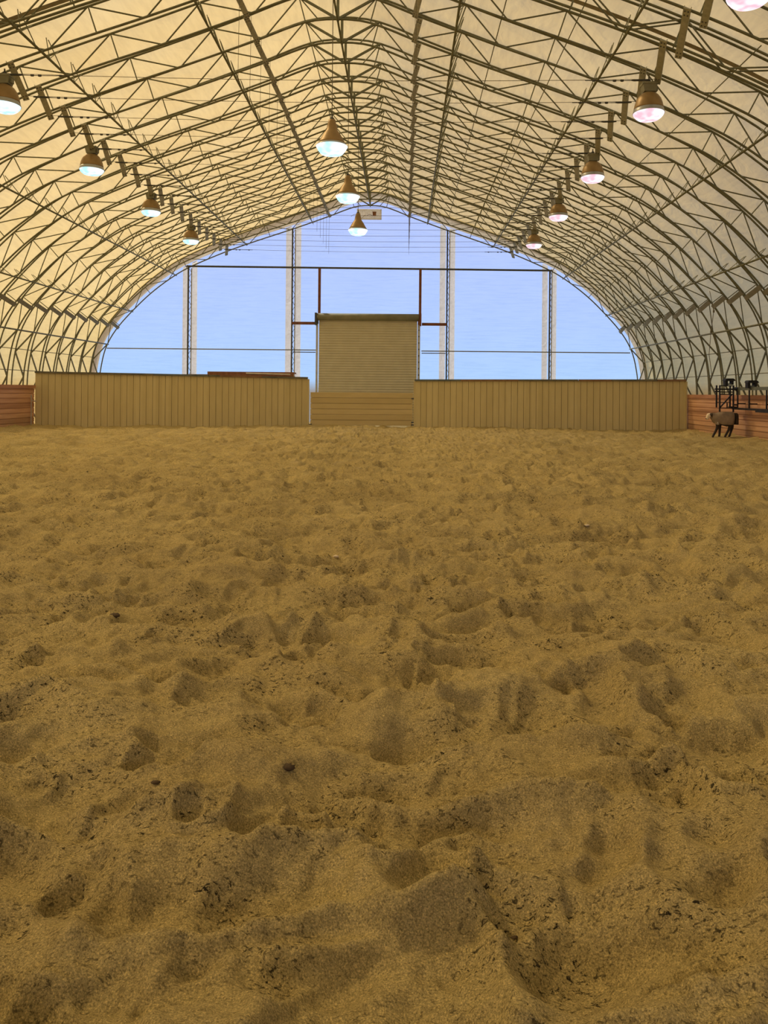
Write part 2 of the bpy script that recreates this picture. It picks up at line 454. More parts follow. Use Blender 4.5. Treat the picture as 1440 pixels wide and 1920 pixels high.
# lattice purlins (tube on the lower chords with zigzag rods up to the upper chords)
def lattice_purlin(arc, sd, k0, label):
    root = empty('lattice_purlin')
    xi, zi = inner(arc, sd); xo, zo = outer(arc, sd)
    nx, nz = normal(arc, sd)
    t = MB(); xi -= nx * .05; zi -= nz * .05
    t.tube([(xi, k0 * S - .3, zi), (xi, YG, zi)], .030, 6)
    t.build('purlin_tube', M['steel'], root, True)
    w = MB()
    for k in range(k0, 30):
        y = k * S
        for dy in (-.34, .34):
            w.tube([(xi, y + .665 + dy, zi), (xo, y + .665 + dy * .15, zo)], .012, 5)
        w.tube([(xi, y + .3, zi), (xo, y + 1.3, zo)], .010, 4)
    w.build('zigzag_rods', M['steel'], root)
    tag(root, label, 'purlin', 'lattice purlins along the roof')
for sd, sn in ((-1, 'left'), (1, 'right')):
    lattice_purlin(arc_x(2.25 * S), sd, 12, f'lattice purlin high on the {sn} slope, between ridge braces and lamp line')
    lattice_purlin(arc_x(4.82 * S), sd, 11, f'lattice purlin just above the {sn} lamp line')
    lattice_purlin(arc_z(EYE + 216 * G), sd, 13, f'lattice purlin between the {sn} lamp line and shoulder')
    lattice_purlin(arc_z(EYE + 147 * G), sd, 16, f'lattice purlin just above the {sn} shoulder braces')

def long_tube(name, x, z, k0, r, label, cat='rail', mat=None, y1=YG):
    mb = MB(); mb.tube([(x, k0 * S - .3, z), (x, y1, z)], r, 6)
    return tag(mb.build(name, mat or M['steel'], None, True), label, cat)
for sd, sn in ((-1, 'left'), (1, 'right')):
    a = arc_z(EYE + 85 * G); x, z = inner(a, sd); nx, nz = normal(a, sd)
    long_tube('knee_tube', x - nx * .05, z - nz * .05, 17, .035, f'long steel tube joining the {sn} arches at knee height', 'tube')
    for h, w_ in ((1.55, 'upper'), (.72, 'lower')):
        a = arc_z(EYE + h); x, z = outer(a, sd)
        long_tube('side_girt', x - sd * .05, z, 17, .016, f'thin {w_} girt along the {sn} side fabric above the kick wall', 'girt')
for rel, k0, lab in ((2.9, 12, 'thin rod along the right slope near the ridge'), (4.1, 12, 'thin rod along the right slope, nearer the lamps'),
                     (6.6, 12, 'thin rod along the right slope outside the lamps')):
    a = arc_x(rel * S); x, z = outer(a, 1); long_tube('roof_rod', x, z - .06, k0, .013, lab, 'rod')
mb = MB(); x, z = inner(0)
mb.tube([(XC, 12 * S, z - .05), (XC, YG, z - .05)], .028, 6)
tag(mb.build('ridge_tube', M['steel'], None, True), 'steel tube running under the ridge from arch to arch', 'tube')

# ------------------------------------------------------------------ tie cables
HT = inner(a2)[1] - .06
def make_tie():
    root = empty('tie_cable')
    xl = inner(a2, -1)[0]; xr = inner(a2, 1)[0]
    c = MB(); n = 24
    c.tube([(xl + (xr - xl) * i / n, 0, HT - .10 * (1 - (2 * i / n - 1) ** 2)) for i in range(n + 1)], .0065, 4)
    c.build('cable', M['wire'], root)
    for sd, xx in ((1, xl), (-1, xr)):
        t = MB()
        q = [(.25, .012), (.32, .022), (.6, .022), (.66, .010), (.82, .008), (.84, .026), (.89, .026), (.91, .008), (.99, .008), (1.01, .026), (1.06, .026),
             (1.08, .008), (1.46, .008), (1.48, .026), (1.53, .026), (1.55, .008), (1.70, .008)]
        t.tube([(xx + sd * u, 0, HT - .02 - .03 * min(1, u)) for u, _ in q], [r for _, r in q], 6)
        t.build('turnbuckle', M['steel_dark'], root)
    for sd in (-1, 1):
        x, z = inner(b2, sd)
        h = MB(); h.tube([(x, 0, z), (x + .02 * sd, 0, HT - .2)], .005, 4)
        h.build('hanger_wire', M['wire'], root)
    return root
tie = None
for k in range(13, 30):
    n = 30 - k
    lab = f'thin horizontal tie cable under the {ORD[n]} arch before the gable arch'
    if tie is None:
        tie = make_tie(); tie.location = (0, k * S + .06, 0); tag(tie, lab, 'cable', 'tie cables across the roof')
    else:
        copy_tree(tie, (0, k * S + .06, 0), lab, 'tie cables across the roof')

# ------------------------------------------------------------------ roof fabric
def make_roof():
    A = np.concatenate([-np.linspace(ARC, 0, 61), np.linspace(0, ARC, 61)[1:]])
    y0, y1 = -14.0 * S, YG + .25
    ys = []
    k = -14
    while k < 30:
        ys += [(k + f) * S for f in (0, .12, .3, .5, .7, .88)]; k += 1
    ys += [YG, YG + .25]
    vs = []
    for y in ys:
        f = (y / S) % 1.0
        b = .02 + .12 * math.sin(PI * f) if y < YG else .02
        for a in A:
            x, z = outer(abs(a), 1 if a >= 0 else -1, .04 + b)
            vs.append((x, y, z))
    n = len(A); fs = []
    for i in range(len(ys) - 1):
        for j in range(n - 1):
            q = i * n + j; fs.append((q, q + 1, q + n + 1, q + n))
    mb = MB(); mb.add(vs, fs)
    o = mb.build('ceiling', M['roof'], None, True); struct(o)
    o['label'] = 'cream translucent fabric cover stretched over the arches'
    return ys[0]
yb = make_roof()

mb = MB(); A = np.linspace(-ARC, ARC, 90); vs = []
for y in (12.62 * S, 12.74 * S):
    for a in A:
        x, z = outer(abs(a), 1 if a >= 0 else -1, .03); vs.append((x, y, z))
n = len(A); mb.add(vs, [(i, i + 1, n + i + 1, n + i) for i in range(n - 1)])
struct(mb.build('trim_10', M['seam'], None, True))
def arch_fill(name, mat, y, ex, base=0.02):
    A = np.linspace(0, ARC, 50)
    pts = [outer(a, -1, ex) for a in A[::-1]] + [outer(a, 1, ex) for a in A[1:]]
    mb = MB(); vs = [(p[0], y, p[1]) for p in pts] + [(p[0], y, 0.0) for p in pts]
    n = len(pts); fs = [(i, i + 1, n + i + 1, n + i) for i in range(n - 1)]
    mb.add(vs, fs)
    return struct(mb.build(name, mat))
arch_fill('wall_front', M['gable'], yb + .02, .06)

# gable cloth: everything inside the inner chord (a little beyond it); border band between it and the roof
def ring_profile(off, A):
    out_ = []
    for sd, AA in ((-1, A[::-1]), (1, A[1:])):
        for a in AA:
            x, z = inner(a, sd); nx, nz = normal(a, sd); out_.append((x + nx * off, max(z + nz * off, 0)))
    return out_
A = np.linspace(0, ARC, 60)
pi_ = ring_profile(.22, A)
mb = MB(); n = len(pi_); yg = YG + .16
rows = 14
vs = []
for i, (x, z) in enumerate(pi_):
    for r in range(rows + 1):
        zz = z * r / rows
        vs.append((x, yg + .03 * math.sin(x * 1.7) * math.sin(zz * 1.1), zz))
fs = []
for i in range(n - 1):
    for r in range(rows):
        q = i * (rows + 1) + r; fs.append((q, q + rows + 1, q + rows + 2, q + 1))
mb.add(vs, fs)
wall = struct(mb.build('wall_back', M['gable'], None, True)); wall['label'] = 'blue glowing see-through fabric of the far gable'
po = [outer(a, -1, .1) for a in A[::-1]] + [outer(a, 1, .1) for a in A[1:]]
mb = MB(); vs = [(x, yg - .03, z) for x, z in pi_] + [(x, yg - .03, z) for x, z in po]
mb.add(vs, [(i, i + 1, n + i + 1, n + i) for i in range(n - 1)])
struct(mb.build('trim_1', M['band'], None, True))

# ------------------------------------------------------------------ gable posts, strips, girts
def top_at(x):
    rel = abs(x - XC); return float(np.interp(rel, prof[:, 0][:110], prof[:, 1][:110]))
POST = [(-9.38, 'far left'), (-4.0, 'left of the shutter'), (4.02, 'right of the shutter'), (9.34, 'far right')]
for i, (rel, w_) in enumerate(POST):
    x = XC + rel; zt = top_at(x)
    root = empty('lattice_post', (x, YG - .12, 0))
    p = MB(); p.bar((0, 0, 0), (0, 0, zt), .07, .07, (0, 1, 0)); p.build('front_tube', M['steel_dark'], root)
    p = MB(); p.bar((.13, .12, 0), (.13, .12, zt - .05), .05, .05, (0, 1, 0)); p.build('rear_tube', M['track'], root)
    z_ = MB(); m = int(zt / .28)
    for j in range(m):
        za, zb = zt * j / m, zt * (j + 1) / m
        e = ((0, 0), (.13, .12)) if j % 2 == 0 else ((.13, .12), (0, 0))
        z_.tube([(e[0][0], e[0][1], za), (e[1][0], e[1][1], zb)], .011, 4)
    z_.build('lacing', M['steel'], root)
    tag(root, f'tall lattice steel post before the blue gable, {w_}' if i in (1, 2) else f'lattice steel post nearest the {w_[4:]} end of the blue gable', 'post', 'gable posts')
    for side in (-1, 1):
        s_ = MB(); w = .30 if i in (1, 2) else .28
        xa = x + side * .07 + (.05 if side > 0 else 0); xb = xa + side * w
        h0 = top_at(xa) + .2; h1 = top_at(xb) + .2
        rws = 12; vs = []
        for r in range(rws + 1):
            vs += [(xa, yg - .05 - .01 * (r % 2), h0 * r / rws), ((xa + xb) / 2, yg - .06 - .012 * ((r + 1) % 2), (h0 + h1) / 2 * r / rws), (xb, yg - .05, h1 * r / rws)]
        fs = []
        for r in range(rws):
            for c in range(2):
                q = r * 3 + c; fs.append((q, q + 1, q + 4, q + 3))
        s_.add(vs, fs); struct(s_.build('trim_%d' % (2 + i * 2 + (side > 0)), M['strip'], None, True))

def hbar(name, x0, x1, y, z, w, h, mat, label, cat, z1=None):
    m_ = MB(); m_.bar((x0, y, z), (x1, y, z if z1 is None else z1), w, h); return tag(m_.build(name, mat), label, cat)
gh = EYE + 230 * G
hbar('upper_girt', XC - 9.45, XC + 9.45, YG - .2, gh + .03, .09, .085, M['steel_dark'], 'dark steel girt crossing the gable above the roller shutter', 'girt', gh - .03)
gl = EYE + 77 * G
hbar('lower_girt', XC - 13.6, -4.5, YG - .05, gl, .05, .05, M['ballast'], 'thin lower girt across the gable left of the shutter', 'girt')
hbar('lower_girt', .95, XC + 13.55, YG - .05, gl, .05, .05, M['ballast'], 'thin lower girt across the gable right of the shutter', 'girt')

# ------------------------------------------------------------------ roller shutter
YD = YG - .32
root = empty('roller_shutter', (0, YD, 0))
DL, DR, DT = -4.42, .74, 5.62
mb = MB(); ns = 41; z0 = .0; zt = DT - .28; pit = (zt - z0) / ns
vs = []; m = 6
for i in range(ns * m + 1):
    z = z0 + pit * i / m; d = .022 * abs(math.sin(PI * i / m))
    vs += [(DL + .08, -d, z), (DR - .02, -d, z)]
fs = [(2 * i, 2 * i + 1, 2 * i + 3, 2 * i + 2) for i in range(ns * m)]
b0 = len(vs); vs += [(DL + .08, .03, z0), (DR - .02, .03, z0), (DL + .08, .03, zt), (DR - .02, .03, zt)]
fs.append((b0 + 1, b0, b0 + 2, b0 + 3)); mb.add(vs, fs)
mb.build('slat_curtain', M['door'], root)
mb = MB(); vs = []; nn = 14
for x in (DL - .02, DR + .06):
    for j in range(nn):
        a = 2 * PI * j / nn; vs.append((x, -.05 + .19 * math.cos(a), DT - .19 + .19 * math.sin(a)))
fs = [(j, (j + 1) % nn, nn + (j + 1) % nn, nn + j) for j in range(nn)] + [tuple(range(nn))[::-1], tuple(range(nn, 2 * nn))]
mb.add(vs, fs); mb.build('drum_hood', M['hood'], root, True)
for x, w in ((DL - .02, .10), (DR + .07, .13)):
    mb = MB(); mb.box((x, .0, (DT - .5) / 2), (w, .08, DT - .5))
    if x > 0:
        for j in range(14): mb.box((x, -.045, .5 + j * .33), (.045, .02, .06), 1)
    mb.build('guide_track', [M['track'], M['steel_dark']], root)
for x in (DL - .07, DR + .14):
    mb = MB(); mb.box((x, -.03, DT - .3), (.10, .42, .62)); mb.box((x + (.05 if x < 0 else -.05), -.1, DT - .45), (.16, .12, .2))
    mb.build('end_bracket', M['rust'] if x > 0 else M['steel_dark'], root)
tag(root, 'large tan corrugated roller shutter in the middle of the gable', 'roller door')
for x, w_ in ((-4.34, 'left'), (.86, 'right')):
    mb = MB(); mb.bar((x, YD + .05, DT - .35), (x, YD + .05, gh - .04), .13, .10, (0, 1, 0))
    tag(mb.build('steel_column', M['rust']), f'rust-red steel upright rising from the shutter\'s {w_} end', 'column', 'rust-red uprights over the shutter')
hbar('steel_crossbar', -5.75, -4.5, YD + .05, EYE + 126.5 * G, .1, .14, M['rust'], 'short rust-red crossbar between shutter and the post on its left', 'crossbar')
hbar('steel_crossbar', .96, 2.23, YD + .05, EYE + 126.5 * G, .1, .14, M['rust'], 'short rust-red crossbar between shutter and the post on its right', 'crossbar')
hbar('thin_crossbar', -5.7, -4.52, YG - .22, gl - .12, .04, .04, M['steel_dark'], 'thin dark crossbar beside the shutter, left, under the rust-red one', 'crossbar')
hbar('thin_crossbar', .96, 2.2, YG - .22, gl - .12, .04, .04, M['steel_dark'], 'thin dark crossbar beside the shutter, right, under the rust-red one', 'crossbar')

# vent panel high in the gable
root = empty('vent_panel', (-1.82, yg - .12, 10.82))
mb = MB()
for z in (-.25, .25): mb.box((0, 0, z), (1.28, .06, .04))
for x in (-.62, .62): mb.box((x, 0, 0), (.04, .06, .5))
mb.build('frame', M['strip'], root)
mb = MB(); mb.box((0, .02, 0), (1.2, .02, .46)); mb.build('backing', M['strip'], root)
mb = MB()
for j in range(13): mb.box((-.55 + j * .092, -.005, 0), (.018, .02, .46))
mb.build('louvre_grille', M['strip'], root)
tag(root, 'pale louvred vent panel just under the gable peak', 'vent')
mb = MB(); mb.box((-1.55, yg - .24, 10.82), (.17, .10, .16)); mb.box((-1.55, yg - .24, 10.91), (.20, .12, .03))
tag(mb.build('junction_box', M['wood']), 'small brown junction box on the pale vent panel', 'box')
mb = MB(); pts = []
for i in range(30):
    t = i / 29; pts.append((-2.75 + 1.1 * t, yg - .26, 10.68 + .10 * math.sin(t * 9) + .12 * max(0, 1 - abs(t - .62) * 8)))
mb.tube(pts, .010, 5)
tag(mb.build('power_cord', M['wire'], None, True), 'thin wavy cord running to the small brown box under the peak', 'cord')

# ------------------------------------------------------------------ high bay lamps
def domed_lamp(lens):
    root = empty('bay_lamp')                # origin at lens bottom centre
    sh = MB(); sh.lathe([(.10, .60), (.16, .585), (.215, .54), (.27, .46), (.305, .36), (.325, .27), (.33, .235)], 28)
    sh.build('reflector', M['shade'], root, True)
    rm = MB(); rm.lathe([(.33, .235), (.338, .20), (.348, .16), (.352, .145)], 28); rm.build('reflector_rim', M['rim'], root, True)
    ln = MB(); ln.lathe([(.345, .146), (.33, .11), (.29, .06), (.24, .022), (.20, .012), (.10, .008), (.02, .006)], 28); ln.build('lens', lens, root, True)
    bb = MB(); bb.box((0, 0, .80), (.34, .28, .05)); 
    vs = []
    for z, a, b in ((.775, .16, .13), (.62, .13, .11)):
        vs += [(-a, -b, z), (a, -b, z), (a, b, z), (-a, b, z)]
    bb.add(vs, [(0, 1, 2, 3), (7, 6, 5, 4), (0, 4, 5, 1), (1, 5, 6, 2), (2, 6, 7, 3), (3, 7, 4, 0)])
    bb.box((.17, 0, .70), (.04, .12, .10)); bb.lathe([(.095, .58), (.095, .63)], 16)
    bb.build('ballast_box', M['ballast'], root)
    hk = MB(); hk.tube([(0, 0, .82), (0, 0, .93)], .02, 6); hk.tube([(0, 0, .86), (0, 0, .90)], .045, 8); hk.build('hook', M['steel_dark'], root)
    return root
def bell_lamp():
    root = empty('bay_lamp')
    sh = MB(); sh.lathe([(.045, .80), (.075, .79), (.085, .74), (.11, .66), (.125, .56), (.165, .50), (.20, .45), (.25, .36), (.295, .28), (.325, .23)], 28)
    sh.build('reflector', M['shade'], root, True)
    rm = MB(); rm.lathe([(.325, .232), (.345, .20), (.352, .18)], 28); rm.build('reflector_rim', M['rim'], root, True)
    ln = MB(); ln.lathe([(.36, .182), (.345, .155), (.30, .08), (.25, .02), (.20, .006), (.10, .002), (.02, .0)], 28); ln.build('lens', M['lens_c'], root, True)
    hk = MB(); hk.tube([(0, 0, .79), (0, 0, .90)], .018, 6); hk.lathe([(.05, .80), (.05, .83)], 10); hk.build('hook', M['steel_dark'], root)
    return root

pink = domed_lamp(M['lens_p']); blue = domed_lamp(M['lens_w']); bell = bell_lamp()
def place(root, px, py, k, label, group, first):
    """lamp hung below arch k; px, py is where its lens bottom falls when the camera is level"""
    Y = k * S + .12
    ux = px - .009 * (735 - py); uy = py - .009 * (px - 755)
    loc = ((ux - 755) / 1440 * Y, Y, EYE + (735 - uy) / 1440 * Y)
    if first:
        root.location = loc; tag(root, label, 'lamp', group); return root
    return copy_tree(root, loc, label, group)
spec = [(pink, 1405, 10, 9, 'domed bay lamp cut off by the top right corner', 'right row of lamps'),
        (pink, 1216, 225, 13, 'large domed bay lamp with pinkish lens, nearest fully shown on the right', 'right row of lamps'),
        (pink, 1111, 342, 17, 'domed bay lamp with pinkish lens, second whole one down the right row', 'right row of lamps'),
        (pink, 1047, 414, 21, 'domed bay lamp with pinkish lens, third whole one down the right row', 'right row of lamps'),
        (pink, 1001, 466, 25, 'small distant domed bay lamp at the far end of the right row', 'right row of lamps'),
        (blue, 8, 210, 13, 'domed bay lamp with bluish lens cut by the left edge', 'left row of lamps'),
        (blue, 172, 328, 17, 'domed bay lamp with bluish lens, nearest whole one on the left row', 'left row of lamps'),
        (blue, 283, 405, 21, 'domed bay lamp with white lens midway down the left row', 'left row of lamps'),
        (blue, 358, 458, 25, 'small distant domed bay lamp at the far end of the left row', 'left row of lamps'),
        (bell, 622, 290, 13, 'bell-shaped centre lamp with bright cyan lens, nearest and highest of three', 'centre row of bell lamps'),
        (bell, 652, 380, 17, 'bell-shaped centre lamp just above the gable peak, middle of three', 'centre row of bell lamps'),
        (bell, 671, 441, 21, 'bell-shaped centre lamp seen against the blue gable', 'centre row of bell lamps')]
seen = set(); lamp_objs = []
for r_, px, py, k, lab, grp in spec:
    lamp_objs.append((place(r_, px, py, k, lab, grp, r_.name not in seen), r_ is bell)); seen.add(r_.name)
for o, isbell in lamp_objs:       # suspension cords
    x, y, z = o.location
    rel = abs(x - XC); zt = float(np.interp(rel, prof[:, 0][:110], prof[:, 1][:110]))
    top = .88 if isbell else .91
    h = max(zt - .02 - z, top + .06)
    mb = MB(); mb.tube([(0, 0, top), (0, 0, h)], .010 if isbell else .018, 5)
    mb.build('suspension_cord', M['wire'], o)
# loose hanging cords at the shoulders
for pts, lab in (([( -14.5, 22.6, 4.9), (-14.62, 22.6, 4.4), (-14.7, 22.55, 4.0), (-14.74, 22.6, 3.3), (-14.7, 22.6, 2.6), (-14.76, 22.6, 1.9)], 'loose cord hanging down the left shoulder arches'),
                 ([(10.6, 26.6, 5.2), (10.75, 26.6, 4.5), (10.66, 26.6, 3.8), (10.6, 26.6, 3.0), (10.7, 26.6, 2.3), (10.62, 26.6, 1.75)], 'loose cord hanging down the right shoulder arches')):
    mb = MB(); mb.tube(pts, .011, 5)
    for p in pts[1:3]: mb.tube([(p[0], p[1], p[2] + .05), (p[0], p[1], p[2] - .05)], .03, 6)
    tag(mb.build('hanging_cord', M['wire'], None, True), lab, 'cord')

# ------------------------------------------------------------------ side kick walls
def kick_wall(name, x, sd, y0, y1, h, lab):
    n = 8; ph = (h - .14) / n
    mb = MB()
    for i in range(n):
        mb.box((x + sd * .02, (y0 + y1) / 2, ph * (i + .5)), (.04, y1 - y0, ph - .022))
    mb.box((x + sd * .05, (y0 + y1) / 2, h / 2 - .05), (.03, y1 - y0, h - .1))
    o = struct(mb.build(name, M['kick_boards'])); o['label'] = lab
    c = MB(); c.box((x + sd * .01, (y0 + y1) / 2, h - .07), (.12, y1 - y0, .14)); c.box((x - sd * .0, (y0 + y1) / 2, h - .165), (.07, y1 - y0, .03))
    c.build('cap_rail', M['kick_cap'], o)
    return o
XL, XR = -15.56, 12.06
kick_wall('wall_left', XL, -1, yb + .3, 32.45, 1.75, 'reddish horizontal board kick wall along the left side')
kick_wall('wall_right', XR, 1, yb + .3, 32.62, 1.60, 'reddish horizontal board kick wall along the right side')
mb = MB(); mb.tube([(XL + .09, 32.0, .1), (XL + .09, 32.0, 1.35)], .018, 6); mb.tube([(XL + .09, 32.0, 1.1), (XL + .35, 31.9, 1.08)], .02, 6)
tag(mb.build('water_pipe', M['track']), 'thin pale standpipe against the left kick wall by the corner', 'pipe')

# ------------------------------------------------------------------ tan board partitions
def partition(pts, tops, label, capseg, bw=.27):
    root = empty('board_partition', (pts[0][0], pts[0][1], 0)); o0 = Vector((pts[0][0], pts[0][1], 0))
    tot = sum(math.dist(pts[i], pts[i + 1]) for i in range(len(pts) - 1)); s0 = 0
    for i in range(len(pts) - 1):
        a, b = Vector((*pts[i], 0)) - o0, Vector((*pts[i + 1], 0)) - o0
        d = b - a; ln = d.length; d /= ln; nb = round(ln / bw); w = ln / nb; ang = math.atan2(d.y, d.x)
        mb = MB(); bk = MB()
        for j in range(nb):
            c = a + d * (w * (j + .5)); t = (s0 + w * (j + .5)) / tot; h = tops[0] + (tops[1] - tops[0]) * t
            mb.box((c.x, c.y, h / 2 - .2), (w - .014, .04 + .004 * (j % 2), h + .4 - .05), 0, ang)
        nrm = Vector((-d.y, d.x, 0))
        for zz in (.35, 1.2, 2.0):
            bk.bar(a + nrm * .07 + Vector((0, 0, zz)), b + nrm * .07 + Vector((0, 0, zz)), .05, .12)
        hb = tops[0] + (tops[1] - tops[0]) * (s0 + ln / 2) / tot
        bk.bar(a + nrm * .035 + Vector((0, 0, hb / 2 - .01)), b + nrm * .035 + Vector((0, 0, hb / 2 - .01)), .02, hb - .02)
        mb.build('board_panel', M['tan_boards_v'], root); bk.build('backing_rails', M['cap_brown'], root)
        s0 += ln
    # cap boards of differing weathered colours
    def at(t):
        s = t * tot
        for i in range(len(pts) - 1):
            l = math.dist(pts[i], pts[i + 1])
            if s <= l + 1e-6:
                p = Vector((*pts[i], 0)).lerp(Vector((*pts[i + 1], 0)), s / l) - o0; break
            s -= l
        return p + Vector((0, 0, tops[0] + (tops[1] - tops[0]) * t))
    for t0, t1, mn in capseg:
        c = MB(); a, b = at(t0), at(t1)
        c.bar(a, b - (b - a).normalized() * .01, .20, .08)
        c.build('cap_board', M[mn], root)
    tag(root, label, 'partition', 'tan board partitions across the arena end')
    return root
partition([(-15.55, 32.5), (-8.45, 33.6), (-4.33, 35.0)], (2.30, 2.20), 'tan vertical-board partition left of the gate, with a weathered cap',
          [(0, .42, 'cap_grey'), (.42, .62, 'cap_blue'), (.62, .66, 'cap_grey'), (.66, .82, 'cap_brown'), (.82, 1.0, 'cap_grey')])
partition([(.56, 35.0), (4.55, 34.1), (12.0, 32.5)], (2.14, 2.20), 'tan vertical-board partition right of the gate, with a weathered cap',
          [(0, .18, 'cap_blue'), (.18, .4, 'cap_brown'), (.4, .62, 'cap_grey'), (.62, .74, 'cap_brown'), (.74, .9, 'cap_grey'), (.9, 1.0, 'cap_brown')])
for x, y, h in ((-4.30, 34.98, 2.2), (.53, 34.98, 2.14), (11.98, 32.42, 2.2)):
    mb = MB(); mb.box((x, y + .06, h / 2 - .02), (.07, .14, h - .06))
    tag(mb.build('partition_post', M['tan_boards_v']), {-4.30: 'tan end post of the left partition beside the gate gap', .53: 'tan end post of the right partition beside the gate',
        11.98: 'tan end post where the right partition meets the red kick wall'}[x], 'post')

# gate of horizontal boards
root = empty('board_gate', (-4.2, 35.05, 0))
gw = 4.66; gz0 = .05; gzt = 1.56; nb = 6; ph = (gzt - gz0) / nb
mb = MB()
for i in range(nb): mb.box((gw / 2, 0, gz0 + ph * (i + .5)), (gw, .045, ph - .013))
mb.build('board_panel', M['tan_boards_h'], root)
mb = MB(); mb.box((gw / 2, .04, gz0 + .75), (gw - .1, .02, 1.44))
for x in (.25, 1.5, 3.0, 4.4): mb.box((x, .08, gz0 + .75), (.09, .05, 1.46))
mb.build('backing_frame', M['cap_brown'], root)
for z in (.10, .22, 1.30):
    mb = MB(); mb.box((gw + .0, -.05, z), (.12, .06, .05)); mb.tube([(gw + .05, -.05, z - .05), (gw + .05, -.05, z + .05)], .02, 6)
    mb.build('hinge', M['steel_dark'], root)
mb = MB(); mb.box((.0, -.05, .06), (.14, .07, .10)); mb.box((.12, -.06, .04), (.10, .05, .03)); mb.build('latch', M['steel_dark'], root)
tag(root, 'low tan gate of horizontal boards in front of the roller shutter', 'gate')

# brown timber staging behind the left partition
root = empty('timber_staging', (-9.3, 37.0, 0))
mb = MB(); mb.box((2.05, 0, 2.46), (4.1, .9, .07)); mb.box((2.05, -.42, 2.36), (4.1, .05, .16)); mb.build('deck', M['wood'], root)
mb = MB(); mb.box((-.45, -.2, 2.33), (1.1, .5, .06)); mb.build('side_board', M['wood'], root)
for x in (-.9, .1, 2.0, 4.0):
    for y in (-.38, .38):
        if x < 0 and y > 0: continue
        mb = MB(); mb.box((x, y * (.4 if x < 0 else 1), 1.15 if x >= 0 else 1.14), (.1, .1, 2.32)); mb.build('leg', M['wood'], root)
tag(root, 'brown timber staging showing above the left partition', 'platform')
mb = MB(); mb.tube([(-7.45, 36.50, 2.42), (-5.35, 36.50, 2.38)], .035, 8)
tag(mb.build('white_pipe', M['white']), 'pale pipe lying along the brown staging edge', 'pipe')
mb = MB(); mb.box((-6.4, 36.51, 2.33), (2.2, .05, .05)); o = mb.build('pipe_ledge', M['wood'], root); o.location = (9.3, -37.0, 0)

